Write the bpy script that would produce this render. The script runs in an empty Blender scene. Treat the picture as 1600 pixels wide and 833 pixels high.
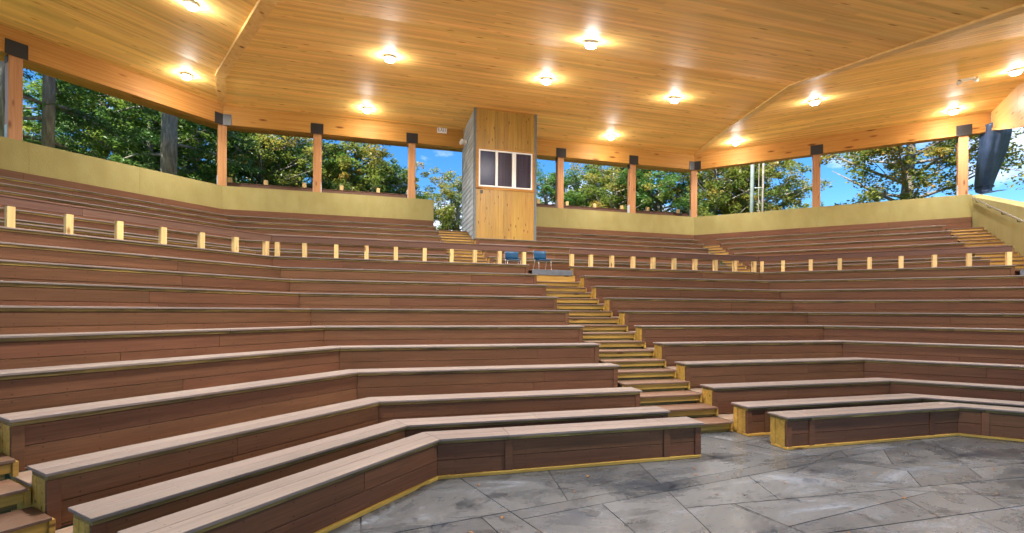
import bpy, bmesh, math, random
import numpy as np
from mathutils import Vector, Matrix
R_ = math.radians
T8 = math.tan(R_(22.5))
scene = bpy.context.scene
COL = scene.collection

# ------------------------------------------------------------------ camera
CAM = (-4.673, 4.239, 1.893)
cd = bpy.data.cameras.new('camera')
cam = bpy.data.objects.new('camera', cd); COL.objects.link(cam)
cd.sensor_width = 36.0
cd.lens = 762.84 / 1600 * 36
cd.shift_y = 68.4 / 1600
cd.clip_end = 6000
cam.matrix_world = (Matrix.Translation(CAM) @ Matrix.Rotation(R_(-15.35), 4, 'Z')
                    @ Matrix.Rotation(R_(90), 4, 'X') @ Matrix.Rotation(R_(0.423), 4, 'Z'))
scene.camera = cam

# ------------------------------------------------------------------ sky, sun, exposure
SUN_AZ, SUN_EL = R_(-118), R_(52)         # azimuth from +Y towards +X
world = bpy.data.worlds.new('World'); scene.world = world; world.use_nodes = True
wt = world.node_tree; wt.nodes.clear()
wo = wt.nodes.new('ShaderNodeOutputWorld'); wb = wt.nodes.new('ShaderNodeBackground')
sky = wt.nodes.new('ShaderNodeTexSky'); sky.sky_type = 'NISHITA'; sky.sun_disc = False
sky.sun_elevation = SUN_EL; sky.sun_rotation = SUN_AZ
sky.altitude = 900; sky.air_density = 1.0; sky.dust_density = 0.25; sky.ozone_density = 4.0
wb.inputs['Strength'].default_value = 0.067
tc = wt.nodes.new('ShaderNodeTexCoord'); mp = wt.nodes.new('ShaderNodeMapping')
mp.inputs['Scale'].default_value = (1.0, 1.0, 2.2); mp.inputs['Location'].default_value = (0.9, 0.35, 0.1)
nz = wt.nodes.new('ShaderNodeTexNoise'); nz.inputs['Scale'].default_value = 3.1
nz.inputs['Detail'].default_value = 9; nz.inputs['Roughness'].default_value = 0.55
cr = wt.nodes.new('ShaderNodeValToRGB')
cr.color_ramp.elements[0].position = 0.53; cr.color_ramp.elements[0].color = (0, 0, 0, 1)
cr.color_ramp.elements[1].position = 0.68; cr.color_ramp.elements[1].color = (1, 1, 1, 1)
mx = wt.nodes.new('ShaderNodeMix'); mx.data_type = 'RGBA'
mx.inputs['B'].default_value = (8.6, 8.8, 9.2, 1)
wt.links.new(tc.outputs['Generated'], mp.inputs['Vector']); wt.links.new(mp.outputs[0], nz.inputs['Vector'])
wt.links.new(nz.outputs['Fac'], cr.inputs['Fac']); wt.links.new(cr.outputs['Color'], mx.inputs['Factor'])
hsv = wt.nodes.new('ShaderNodeHueSaturation'); hsv.inputs['Saturation'].default_value = 1.3
wt.links.new(sky.outputs[0], hsv.inputs['Color']); wt.links.new(hsv.outputs[0], mx.inputs['A']); wt.links.new(mx.outputs['Result'], wb.inputs['Color'])
wt.links.new(wb.outputs[0], wo.inputs['Surface'])

sl = bpy.data.lights.new('sun', 'SUN'); sun = bpy.data.objects.new('sun', sl); COL.objects.link(sun)
sl.energy = 4.9; sl.angle = R_(0.6); sl.color = (1.0, 0.94, 0.85)
sd = Vector((math.sin(SUN_AZ) * math.cos(SUN_EL), math.cos(SUN_AZ) * math.cos(SUN_EL), math.sin(SUN_EL)))
sun.rotation_euler = sd.to_track_quat('Z', 'Y').to_euler(); sun.location = (0, 0, 60)

vs = scene.view_settings
vs.view_transform = 'Standard'; vs.look = 'None'; vs.gamma = 1; vs.use_curve_mapping = False
vs.exposure = 1.92
LAMP_W = 50.0           # downlight of one ceiling lamp
LAMP_E = 118.0          # radiance of one lamp diffuser
scene.cycles.max_bounces = 6; scene.cycles.diffuse_bounces = 4; scene.cycles.glossy_bounces = 2; scene.cycles.transparent_max_bounces = 6

# ------------------------------------------------------------------ materials
def mat(name, base=(.5, .5, .5), rough=.6, spec=.5, coat=0):
    m = bpy.data.materials.new(name); m.use_nodes = True
    b = m.node_tree.nodes['Principled BSDF']
    b.inputs['Base Color'].default_value = (*base, 1); b.inputs['Roughness'].default_value = rough
    b.inputs['Specular IOR Level'].default_value = spec
    if coat: b.inputs['Coat Weight'].default_value = coat; b.inputs['Coat Roughness'].default_value = .12
    return m, m.node_tree, b
def N_(t, kind, **kw):
    n = t.nodes.new(kind)
    for k, v in kw.items():
        if k in n.inputs: n.inputs[k].default_value = v
        else: setattr(n, k, v)
    return n
def ramp(t, stops):
    n = t.nodes.new('ShaderNodeValToRGB'); e = n.color_ramp.elements
    while len(e) < len(stops): e.new(0.5)
    for i, (p, c) in enumerate(stops):
        e[i].position = p; e[i].color = (*c, 1) if len(c) == 3 else c
    return n
def coords(t, scale, src='Object', rnd=True):
    tc = t.nodes.new('ShaderNodeTexCoord'); m = t.nodes.new('ShaderNodeMapping')
    m.inputs['Scale'].default_value = scale; t.links.new(tc.outputs[src], m.inputs['Vector'])
    if rnd:
        oi = t.nodes.new('ShaderNodeObjectInfo'); a = t.nodes.new('ShaderNodeMath'); a.operation = 'MULTIPLY'
        a.inputs[1].default_value = 57.0; t.links.new(oi.outputs['Random'], a.inputs[0])
        t.links.new(a.outputs[0], m.inputs['Location'])
    return m.outputs[0]
def wood(name, c_dark, c_mid, c_light, rough=.55, grain=(1.2, 26, 26), vary=.25, bump=.15, knots=0, attr=None, coat=0, spec=.5, dirt_shade=0, wear=None, screws=None):
    m, t, b = mat(name, c_mid, rough, spec, coat)
    v = coords(t, grain)
    n = N_(t, 'ShaderNodeTexNoise', Scale=1.0, Detail=6, Roughness=.6, Distortion=.6)
    t.links.new(v, n.inputs['Vector'])
    r = ramp(t, [(.25, c_dark), (.5, c_mid), (.75, c_light)]); t.links.new(n.outputs['Fac'], r.inputs['Fac'])
    col = r.outputs['Color']
    if knots:
        v2 = coords(t, knots if isinstance(knots, tuple) else (2.2, 7, 7))
        k = N_(t, 'ShaderNodeTexVoronoi', Scale=1.0, Randomness=1.0); t.links.new(v2, k.inputs['Vector'])
        kr = ramp(t, [(.07, (.13, .06, .025)), (.12, (.5, .34, .22)), (.19, (1, 1, 1))] if not attr else [(.05, (.34, .19, .1)), (.10, (.72, .58, .45)), (.16, (1, 1, 1))]); t.links.new(k.outputs['Distance'], kr.inputs['Fac'])
        mm = N_(t, 'ShaderNodeMix', data_type='RGBA', blend_type='MULTIPLY'); mm.inputs['Factor'].default_value = .85
        t.links.new(col, mm.inputs['A']); t.links.new(kr.outputs['Color'], mm.inputs['B']); col = mm.outputs['Result']
    if dirt_shade:  # dark blotches: dirt, plus under-seat shade on the frame boards
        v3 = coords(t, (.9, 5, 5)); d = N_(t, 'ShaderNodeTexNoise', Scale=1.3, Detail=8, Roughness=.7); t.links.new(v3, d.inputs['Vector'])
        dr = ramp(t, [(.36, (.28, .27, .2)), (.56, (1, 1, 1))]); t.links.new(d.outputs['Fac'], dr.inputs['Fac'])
        mm = N_(t, 'ShaderNodeMix', data_type='RGBA', blend_type='MULTIPLY'); mm.inputs['Factor'].default_value = dirt_shade
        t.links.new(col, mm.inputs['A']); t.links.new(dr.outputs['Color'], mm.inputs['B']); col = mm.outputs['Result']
    if wear:
        v4 = coords(t, (wear[0], wear[1], wear[1])); d = N_(t, 'ShaderNodeTexNoise', Scale=1.0, Detail=7, Roughness=.68); t.links.new(v4, d.inputs['Vector'])
        dr = ramp(t, [(.30, (wear[2],) * 3), (.55, (1, 1, 1)), (.74, (wear[3],) * 3)]); t.links.new(d.outputs['Fac'], dr.inputs['Fac'])
        mm = N_(t, 'ShaderNodeMix', data_type='RGBA', blend_type='MULTIPLY'); mm.inputs['Factor'].default_value = 1
        t.links.new(col, mm.inputs['A']); t.links.new(dr.outputs['Color'], mm.inputs['B']); col = mm.outputs['Result']
    if screws:
        tco = t.nodes.new('ShaderNodeTexCoord'); sx = t.nodes.new('ShaderNodeSeparateXYZ'); t.links.new(tco.outputs['Object'], sx.inputs[0])
        def mth(op, a, b=None):
            q = t.nodes.new('ShaderNodeMath'); q.operation = op
            for i_, w_ in enumerate((a, b)):
                if w_ is None: continue
                if isinstance(w_, (int, float)): q.inputs[i_].default_value = w_
                else: t.links.new(w_, q.inputs[i_])
            return q.outputs[0]
        xx = mth('MULTIPLY', mth('SUBTRACT', mth('FRACT', mth('DIVIDE', sx.outputs['X'], .41)), .5), .41)
        zc = sx.outputs[screws]
        zz = mth('MINIMUM', mth('ABSOLUTE', mth('SUBTRACT', zc, .034)), mth('ABSOLUTE', mth('SUBTRACT', zc, .146)))
        dd = mth('SQRT', mth('ADD', mth('MULTIPLY', xx, xx), mth('MULTIPLY', zz, zz)))
        sr = ramp(t, [(.0055, (.30, .28, .27)), (.0085, (1, 1, 1))]); t.links.new(dd, sr.inputs['Fac'])
        mm = N_(t, 'ShaderNodeMix', data_type='RGBA', blend_type='MULTIPLY'); mm.inputs['Factor'].default_value = .9
        t.links.new(col, mm.inputs['A']); t.links.new(sr.outputs['Color'], mm.inputs['B']); col = mm.outputs['Result']
    hs = t.nodes.new('ShaderNodeHueSaturation'); t.links.new(col, hs.inputs['Color'])
    if attr:
        at = t.nodes.new('ShaderNodeAttribute'); at.attribute_name = attr; rv = at.outputs['Fac']
    else:
        oi = t.nodes.new('ShaderNodeObjectInfo'); rv = oi.outputs['Random']
    mr = N_(t, 'ShaderNodeMapRange'); mr.inputs['To Min'].default_value = 1 - vary; mr.inputs['To Max'].default_value = 1 + vary
    t.links.new(rv, mr.inputs['Value']); t.links.new(mr.outputs[0], hs.inputs['Value'])
    mh = N_(t, 'ShaderNodeMath', operation='MULTIPLY_ADD'); mh.inputs[1].default_value = -.010; mh.inputs[2].default_value = .504
    fr = N_(t, 'ShaderNodeMath', operation='FRACT'); ml = N_(t, 'ShaderNodeMath', operation='MULTIPLY'); ml.inputs[1].default_value = 7.31
    t.links.new(rv, ml.inputs[0]); t.links.new(ml.outputs[0], fr.inputs[0]); t.links.new(fr.outputs[0], mh.inputs[0]); t.links.new(mh.outputs[0], hs.inputs['Hue'])
    t.links.new(hs.outputs['Color'], b.inputs['Base Color'])
    bp = N_(t, 'ShaderNodeBump', Strength=bump, Distance=.01); t.links.new(n.outputs['Fac'], bp.inputs['Height'])
    t.links.new(bp.outputs[0], b.inputs['Normal'])
    return m
M = {}
M['riser'] = wood('brown_composite', (.104, .043, .020), (.134, .057, .027), (.167, .075, .038), .55, (1.5, 60, 60), .12, .12, spec=.22, wear=(.9, 7, .80, 1.16), screws='Z')
M['seat'] = wood('seat_composite', (.155, .115, .097), (.198, .150, .130), (.245, .19, .167), .5, (1.4, 55, 55), .12, .2, spec=.6, wear=(.8, 9, .78, 1.12), screws='Y')  # paler than the riser boards
M['tread'] = wood('tread_composite', (.125, .065, .038), (.165, .088, .052), (.21, .118, .074), .55, (1.4, 55, 55), .16, .2)
M['deck'] = wood('deck_composite', (.24, .165, .12), (.30, .21, .155), (.36, .26, .2), .6, (1.4, 55, 55), .12, .2)  # hidden decks kept pale to bounce light up to the ceiling
M['pine'] = wood('treated_pine', (.31, .165, .026), (.48, .275, .044), (.60, .37, .075), .6, (1.4, 22, 22), .16, .2, knots=(1.6, 9, 9), dirt_shade=.35)
M['frame'] = wood('shaded_frame_pine', (.075, .048, .016), (.23, .150, .036), (.42, .285, .072), .65, (1.4, 22, 22), .25, .2, dirt_shade=.8)  # colour darkened and blotched to stand in for shade under the seats
M['post'] = wood('rail_post_pine', (.52, .33, .12), (.68, .47, .19), (.78, .57, .26), .6, (24, 24, 1.2), .2, .15, knots=(5, 5, 2))
M['rail'] = wood('rail_board', (.098, .048, .034), (.130, .066, .048), (.16, .084, .062), .6, (1.5, 60, 60), .12, .12, spec=.2)
M['ceiling'] = wood('ceiling_pine', (.74, .42, .115), (.87, .54, .170), (.94, .64, .24), .6, (.35, 9, 9), .12, .08, knots=(1.1, 4.6, 4.6), attr='rnd', coat=.0, spec=.05, wear=(.3, 1.2, .88, 1.06))
M['beam'] = wood('glulam', (.34, .15, .030), (.45, .215, .048), (.53, .28, .075), .5, (.45, 18, 18), .06, .06, knots=(.9, 3.5, 3.5), spec=.15)
M['column'] = wood('column_timber', (.30, .13, .045), (.42, .19, .07), (.50, .25, .10), .5, (18, 18, .6), .1, .1, knots=(4, 4, 1.2))
M['clad'] = wood('knotty_pine', (.265, .14, .022), (.35, .195, .033), (.42, .255, .052), .42, (20, 20, .9), .16, .06, knots=(7, 7, 2.6))

def plain_noise(name, c0, c1, scale, rough=.7, bump=.1, bscale=60, spec=.5, sc=(1, 1, 1)):
    m, t, b = mat(name, c0, rough, spec)
    v = coords(t, sc)
    n = N_(t, 'ShaderNodeTexNoise', Scale=scale, Detail=8, Roughness=.6); t.links.new(v, n.inputs['Vector'])
    r = ramp(t, [(.35, c0), (.65, c1)]); t.links.new(n.outputs['Fac'], r.inputs['Fac']); t.links.new(r.outputs['Color'], b.inputs['Base Color'])
    n2 = N_(t, 'ShaderNodeTexNoise', Scale=bscale, Detail=4); t.links.new(v, n2.inputs['Vector'])
    bp = N_(t, 'ShaderNodeBump', Strength=bump, Distance=.01); t.links.new(n2.outputs['Fac'], bp.inputs['Height']); t.links.new(bp.outputs[0], b.inputs['Normal'])
    return m
M['stucco'] = plain_noise('stucco', (.265, .218, .072), (.305, .260, .095), 2.2, .85, .45, 45, sc=(1, 1, .55))
M['black'] = mat('black_steel', (.012, .012, .014), .4)[0]
M['steel'] = mat('brushed_steel', (.62, .60, .60), .28)[0]; M['steel'].node_tree.nodes['Principled BSDF'].inputs['Metallic'].default_value = 1
M['galv'] = plain_noise('galvanised', (.42, .46, .50), (.55, .58, .62), 6, .45, .05)
M['white'] = mat('white_paint', (.80, .80, .80), .4)[0]
M['greytrim'] = plain_noise('grey_trim', (.115, .135, .145), (.14, .16, .17), 8, .6)
M['shingle'] = wood('grey_shingle', (.34, .385, .42), (.42, .465, .50), (.50, .545, .58), .7, (26, 26, 1.2), .22, .2)
M['dark'] = mat('dark_void', (.02, .017, .015), .9)[0]
M['grade'] = mat('joint_fill', (.085, .085, .085), .95)[0]
M['blind'] = wood('window_blind', (.42, .31, .31), (.52, .40, .40), (.60, .47, .46), .7, (14, 14, .2), .1, .05)
M['tint_blue'] = plain_noise('blue_pane_tint', (.20, .19, .36), (.26, .25, .44), 3, .8)  # backing colour added behind the left booth pane
M['greyedge'] = plain_noise('grey_edging', (.085, .095, .115), (.12, .13, .155), 9, .6)
M['fabric'] = plain_noise('blue_plastic', (.003, .042, .105), (.005, .056, .13), 40, .5, .1, 300, spec=.2)
M['tarp'] = plain_noise('navy_tarp', (.026, .046, .10), (.045, .076, .15), 5, .42, .2, 14)
M['bark'] = wood('grey_bark', (.075, .065, .052), (.20, .178, .148), (.36, .33, .28), .95, (9, 9, 2.0), .15, .9)
M['polegrey'] = plain_noise('grey_pole', (.13, .165, .15), (.19, .23, .205), 3, .7)
M['glass'] = None
gm = bpy.data.materials.new('window_glass'); gm.use_nodes = True; gt = gm.node_tree; gt.nodes.clear()
go = gt.nodes.new('ShaderNodeOutputMaterial'); gx = gt.nodes.new('ShaderNodeMixShader'); gtr = gt.nodes.new('ShaderNodeBsdfTransparent')
gg = gt.nodes.new('ShaderNodeBsdfGlossy'); gg.inputs['Roughness'].default_value = .28; gtr.inputs['Color'].default_value = (.6, .6, .66, 1)
gf = gt.nodes.new('ShaderNodeFresnel'); gf.inputs['IOR'].default_value = 1.28
gt.links.new(gf.outputs[0], gx.inputs['Fac']); gt.links.new(gtr.outputs[0], gx.inputs[1]); gt.links.new(gg.outputs[0], gx.inputs[2]); gt.links.new(gx.outputs[0], go.inputs['Surface'])
M['glass'] = gm
lm = bpy.data.materials.new('lamp_diffuser'); lm.use_nodes = True
lb = lm.node_tree.nodes['Principled BSDF']; lb.inputs['Emission Color'].default_value = (1, .97, .93, 1); lb.inputs['Emission Strength'].default_value = LAMP_E
M['lamp'] = lm

# slab concrete: damp stains, worn pale patches, bluish sky sheen painted into the colour
def slab_mat():
    m, t, b = mat('paving_concrete', (.3, .3, .3), .5)
    tc = t.nodes.new('ShaderNodeTexCoord'); ge = t.nodes.new('ShaderNodeNewGeometry')
    mp = N_(t, 'ShaderNodeMapping'); mp.inputs['Scale'].default_value = (.55, 1.1, 1); mp.inputs['Rotation'].default_value = (0, 0, .5)
    t.links.new(ge.outputs['Position'], mp.inputs['Vector'])
    n1 = N_(t, 'ShaderNodeTexNoise', Scale=1.5, Detail=12, Roughness=.68, Distortion=.7); t.links.new(mp.outputs[0], n1.inputs['Vector'])
    r1 = ramp(t, [(.30, (.036, .045, .062)), (.41, (.078, .082, .089)), (.55, (.108, .112, .120)), (.67, (.22, .24, .275))]); t.links.new(n1.outputs['Fac'], r1.inputs['Fac'])
    n2 = N_(t, 'ShaderNodeTexNoise', Scale=1.05, Detail=10, Roughness=.7, Distortion=1.6); t.links.new(ge.outputs['Position'], n2.inputs['Vector'])
    r2 = ramp(t, [(.36, (.34, .36, .40)), (.43, (1, 1, 1))]); t.links.new(n2.outputs['Fac'], r2.inputs['Fac'])
    mm = N_(t, 'ShaderNodeMix', data_type='RGBA', blend_type='MULTIPLY'); mm.inputs['Factor'].default_value = .9
    t.links.new(r1.outputs['Color'], mm.inputs['A']); t.links.new(r2.outputs['Color'], mm.inputs['B'])
    n4 = N_(t, 'ShaderNodeTexNoise', Scale=26, Detail=8, Roughness=.75); t.links.new(ge.outputs['Position'], n4.inputs['Vector'])
    r4 = ramp(t, [(.33, (.72, .72, .72)), (.5, (1, 1, 1)), (.68, (1.22, 1.22, 1.24))]); t.links.new(n4.outputs['Fac'], r4.inputs['Fac'])
    m4 = N_(t, 'ShaderNodeMix', data_type='RGBA', blend_type='MULTIPLY'); m4.inputs['Factor'].default_value = 1
    t.links.new(mm.outputs['Result'], m4.inputs['A']); t.links.new(r4.outputs['Color'], m4.inputs['B']); mm = m4
    oi = t.nodes.new('ShaderNodeObjectInfo'); mr = N_(t, 'ShaderNodeMapRange'); mr.inputs['To Min'].default_value = .8; mr.inputs['To Max'].default_value = 1.2
    t.links.new(oi.outputs['Random'], mr.inputs['Value']); hs = t.nodes.new('ShaderNodeHueSaturation')
    t.links.new(mm.outputs['Result'], hs.inputs['Color']); t.links.new(mr.outputs[0], hs.inputs['Value']); t.links.new(hs.outputs['Color'], b.inputs['Base Color'])
    rr = ramp(t, [(.34, (.12, .12, .12)), (.52, (.34, .34, .34)), (.66, (.16, .16, .16))]); t.links.new(n1.outputs['Fac'], rr.inputs['Fac']); t.links.new(rr.outputs['Color'], b.inputs['Roughness'])
    n3 = N_(t, 'ShaderNodeTexNoise', Scale=38, Detail=5); t.links.new(ge.outputs['Position'], n3.inputs['Vector'])
    bp = N_(t, 'ShaderNodeBump', Strength=.12, Distance=.01); t.links.new(n3.outputs['Fac'], bp.inputs['Height']); t.links.new(bp.outputs[0], b.inputs['Normal'])
    return m
M['slab'] = slab_mat()

def leaf_mat(name, cols, trans=.5):
    m = bpy.data.materials.new(name); m.use_nodes = True; t = m.node_tree; t.nodes.clear()
    o = t.nodes.new('ShaderNodeOutputMaterial'); mxs = t.nodes.new('ShaderNodeMixShader'); mxs.inputs[0].default_value = trans
    d = t.nodes.new('ShaderNodeBsdfPrincipled'); d.inputs['Roughness'].default_value = .5; tr = t.nodes.new('ShaderNodeBsdfTranslucent')
    a = t.nodes.new('ShaderNodeAttribute'); a.attribute_name = 'rnd'; r = ramp(t, cols); t.links.new(a.outputs['Fac'], r.inputs['Fac'])
    t.links.new(r.outputs['Color'], d.inputs['Base Color']); t.links.new(r.outputs['Color'], tr.inputs['Color'])
    t.links.new(d.outputs[0], mxs.inputs[1]); t.links.new(tr.outputs[0], mxs.inputs[2]); t.links.new(mxs.outputs[0], o.inputs['Surface'])
    return m
M['leaf_green'] = leaf_mat('leaf_green', [(0, (0.061, 0.135, 0.024)), (.5, (0.115, 0.209, 0.034)), (.85, (0.203, 0.257, 0.041)), (1, (0.351, 0.270, 0.047))])
M['leaf_dark'] = leaf_mat('leaf_dark', [(0, (0.041, 0.108, 0.024)), (.6, (0.081, 0.176, 0.032)), (1, (0.162, 0.230, 0.041))])
M['leaf_autumn'] = leaf_mat('leaf_autumn', [(0, (0.081, 0.135, 0.024)), (.45, (0.162, 0.203, 0.032)), (.8, (0.270, 0.243, 0.041)), (1, (0.432, 0.216, 0.041))])
M['needle'] = leaf_mat('pine_needle', [(0, (0.041, 0.108, 0.027)), (.6, (0.088, 0.189, 0.041)), (1, (0.162, 0.243, 0.054))], .4)
M['litter'] = mat('dry_leaf', (.30, .13, .03), .7)[0]
def grass_mat():
    m, t, b = mat('grass', (.05, .08, .02), .9)
    ge = t.nodes.new('ShaderNodeNewGeometry'); n = N_(t, 'ShaderNodeTexNoise', Scale=.8, Detail=9, Roughness=.7); t.links.new(ge.outputs['Position'], n.inputs['Vector'])
    r = ramp(t, [(.3, (.035, .06, .015)), (.6, (.07, .10, .022)), (.8, (.11, .11, .04))]); t.links.new(n.outputs['Fac'], r.inputs['Fac']); t.links.new(r.outputs['Color'], b.inputs['Base Color'])
    return m
M['grass'] = grass_mat()

# ------------------------------------------------------------------ helpers
NV = {'C': Vector((0, 1, 0)), 'L': Vector((-1, 1, 0)).normalized(), 'R': Vector((1, 1, 0)).normalized()}
TV = {k: Vector((v.y, -v.x, 0)) for k, v in NV.items()}
ROT = {'C': 0.0, 'L': R_(45), 'R': R_(-45)}
def W(k, r, a, z): return NV[k] * r + TV[k] * a + Vector((0, 0, z))
def tag(o, label=None, cat=None, group=None, kind=None):
    if label: o['label'] = label
    if cat: o['category'] = cat
    if group: o['group'] = group
    if kind: o['kind'] = kind
    return o
def empty(name, loc=(0, 0, 0), rz=0, label=None, cat=None, group=None, kind=None):
    o = bpy.data.objects.new(name, None); COL.objects.link(o); o.location = loc; o.rotation_euler = (0, 0, rz)
    o.empty_display_size = .2
    return tag(o, label, cat, group, kind)
def link(name, me, m, parent=None, world=None):
    o = bpy.data.objects.new(name, me); COL.objects.link(o)
    if m is not None and not me.materials: me.materials.append(M[m] if isinstance(m, str) else m)
    if world is not None: 
        if parent:
            pm = Matrix.Translation(parent.location) @ Matrix.Rotation(parent.rotation_euler.z, 4, 'Z')
            if parent.parent:
                pp = parent.parent
                pm = Matrix.Translation(pp.location) @ Matrix.Rotation(pp.rotation_euler.z, 4, 'Z') @ pm
            o.matrix_local = pm.inverted() @ world
        else: o.matrix_world = world
    if parent:
        loc = o.matrix_basis.copy(); o.parent = parent; o.matrix_basis = loc
    return o
FACES = [(0, 3, 2, 1), (4, 5, 6, 7), (0, 1, 5, 4), (1, 2, 6, 5), (2, 3, 7, 6), (3, 0, 4, 7)]
def hexa(vs, bevel=.003):
    bm = bmesh.new(); v = [bm.verts.new(p) for p in vs]
    for f in FACES: bm.faces.new([v[i] for i in f])
    bm.normal_update()
    if bevel: bmesh.ops.bevel(bm, geom=bm.edges[:], offset=bevel, segments=1, affect='EDGES', profile=.5)
    me = bpy.data.meshes.new('piece'); bm.to_mesh(me); bm.free(); return me
_box = {}
def box_mesh(x, y, z, bevel=.003):
    k = (round(x, 4), round(y, 4), round(z, 4), bevel)
    if k not in _box: _box[k] = hexa([(0, 0, 0), (x, 0, 0), (x, y, 0), (0, y, 0), (0, 0, z), (x, 0, z), (x, y, z), (0, y, z)], bevel)
    return _box[k]
def piece(parent, name, k, r0, r1, a0, a1, z0, z1, m, bevel=.003):
    """board in section k, radial r0..r1, along a0..a1 (pair for mitred ends: value at r0, value at r1)"""
    if not isinstance(a0, tuple): a0 = (a0, a0)
    if not isinstance(a1, tuple): a1 = (a1, a1)
    w = Matrix.Translation(W(k, r0, a0[0], z0)) @ Matrix.Rotation(ROT[k], 4, 'Z')
    d = r1 - r0; h = z1 - z0
    if a0[0] == a0[1] and a1[0] == a1[1]:
        me0 = box_mesh(a1[0] - a0[0], d, h, bevel)
        if me0.materials and me0.materials[0] != M[m]: me0 = me0.copy(); me0.materials.clear()
        return link(name, me0, m, parent, w)
    x1 = a1[0] - a0[0]; s0 = a0[1] - a0[0]; x2 = a1[1] - a0[0]
    return link(name, hexa([(0, 0, 0), (x1, 0, 0), (x2, d, 0), (s0, d, 0), (0, 0, h), (x1, 0, h), (x2, d, h), (s0, d, h)], bevel), m, parent, w)
def mit(k, side, r0, r1, g=.0015):
    s = 1 if side == 'R' else -1
    return (s * (T8 * r0) - s * g, s * (T8 * r1) - s * g)
def end(v, k, r0, r1, off=0.0):
    """v: number, or 'L'/'R' = mitre at the section's left or right corner"""
    return mit(k, v, r0, r1) if isinstance(v, str) else (v + off, v + off)
def runs_of(rng, length, lo=2.4, hi=4.8):
    cuts = []; p = rng.uniform(lo * .6, hi)
    while p < length - 1.0: cuts.append(p); p += rng.uniform(lo, hi)
    return cuts
def boards(parent, name, k, r0, r1, A0, A1, z0, z1, m, cuts, gap=.003, bevel=.003, trim=0.0):
    e0 = end(A0, k, r0, r1, trim); e1 = end(A1, k, r0, r1, -trim)
    cs = [c for c in cuts if max(e0) + .3 < c < min(e1) - .3]
    pts = [e0] + [(c, c) for c in cs] + [e1]
    for i in range(len(pts) - 1):
        p0 = pts[i] if i == 0 else (pts[i][0] + gap / 2,) * 2
        p1 = pts[i + 1] if i == len(pts) - 2 else (pts[i + 1][0] - gap / 2,) * 2
        piece(parent, name, k, r0, r1, p0, p1, z0, z1, m, bevel)
def ordinal(i): return ['', 'first', 'second', 'third', 'fourth', 'fifth', 'sixth', 'seventh', 'eighth', 'ninth', 'tenth', 'eleventh', 'twelfth', 'thirteenth'][i]

# ------------------------------------------------------------------ layout (metres, octagon centre = origin)
ROWS = [(9.66, .46, 0.0), (10.41, .46, 0.0)] + [(11.185 + .7605 * i, .63 + .3182 * i, .17 + .3182 * i) for i in range(9)]
UP = [(19.12, 3.495, 3.035), (19.95, 3.667, 3.207)] + [(20.75 + .8 * i, 3.984 + .3165 * i, 3.524 + .3165 * i) for i in range(5)]
RW, ZW, ZB, ZC = 25.25, 6.59, 8.96, 9.70           # parapet face, parapet top, beam underside, eave ceiling
PROF = [(25.3, 9.70), (22.75, 9.70), (15.8, 8.53), (4.0, 4.58)]  # unseen innermost stretch lengthened to keep sun off the stage floor
def hoff(r): return .45 * min(1, max(0, (25.3 - r) / 2.55))
def ceil(r):
    for (ra, za), (rb, zb) in zip(PROF, PROF[1:]):
        if r >= rb: return za + (zb - za) * (ra - r) / (ra - rb)
    return PROF[-1][1]

# ------------------------------------------------------------------ ground
def ground():
    rings = [0, 4, 8, 12, 16, 20, 23, 25.6, 26.5, 28, 31, 36, 45, 60, 90, 140, 250, 500, 1000, 2500]
    nseg = 64; v = []; f = []
    rng = random.Random(3)
    for r in rings:
        for s in range(nseg):
            an = 2 * math.pi * s / nseg; x, y = math.sin(an) * r, math.cos(an) * r
            rr = max(y, (y - x) * .7071, (y + x) * .7071)
            front = min(1, max(0, (math.cos(an) + .35) / .55)); front = front * front * (3 - 2 * front)
            h = -.12
            if rr > 25.5: h = -.12 + (4.72 + .12) * min(1, (rr - 25.4) / .6) * front
            if r > 40: h += rng.uniform(-.3, .3)
            v.append((x, y, h))
    for i in range(len(rings) - 1):
        for s in range(nseg):
            a, b = i * nseg + s, i * nseg + (s + 1) % nseg
            f.append((a, b, b + nseg, a + nseg))
    me = bpy.data.meshes.new('ground'); me.from_pydata(v, [], f); me.flip_normals()
    o = link('ground', me, 'grass'); tag(o, kind='structure')
ground()

# ------------------------------------------------------------------ stage floor of saw-cut concrete slabs
JOINTS = [(-3.77, 9.69, -3.46, 8.67), (-3.75, 8.62, -3.04, 8.74), (-3.75, 8.62, -3.67, 8.26), (-4.81, 8.89, -4.8, 8.57), (-2.72, 9.67, -2.86, 8.57), (-2.86, 8.57, -1.72, 8.76), (-1.53, 9.68, -1.91, 7.81), (-2.54, 8.62, -2.54, 7.97), (-1.79, 8.33, -0.73, 8.28), (-1.27, 8.3, -1.17, 7.82), (-0.5, 9.06, -0.74, 8.29), (-0.89, 7.56, 1.5, 7.55), (0.06, 8.9, 0.92, 8.06), (0.07, 8.91, 1.08, 9.36), (0.84, 9.62, 1.52, 8.84), (1.55, 9.66, 1.24, 9.15), (1.82, 9.13, 1.4, 8.72), (1.4, 8.72, 1.92, 8.08), (1.44, 8.6, 0.94, 8.06), (0.96, 8.08, 1.39, 7.87), (1.69, 8.33, 1.25, 7.57), (2.44, 8.65, 1.92, 8.08), (2.37, 8.52, 3.18, 8.49), (3.32, 9.66, 3.18, 8.49), (1.98, 8.11, 2.45, 8.06), (-0.88, 8.28, -0.03, 8.24), (-1.14, 7.75, 0.06, 7.92), (0.65, 8.28, 0.37, 7.56), (-1.21, 7.94, -1.12, 7.61), (0.73, 7.55, 0.6, 7.17)]
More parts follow.
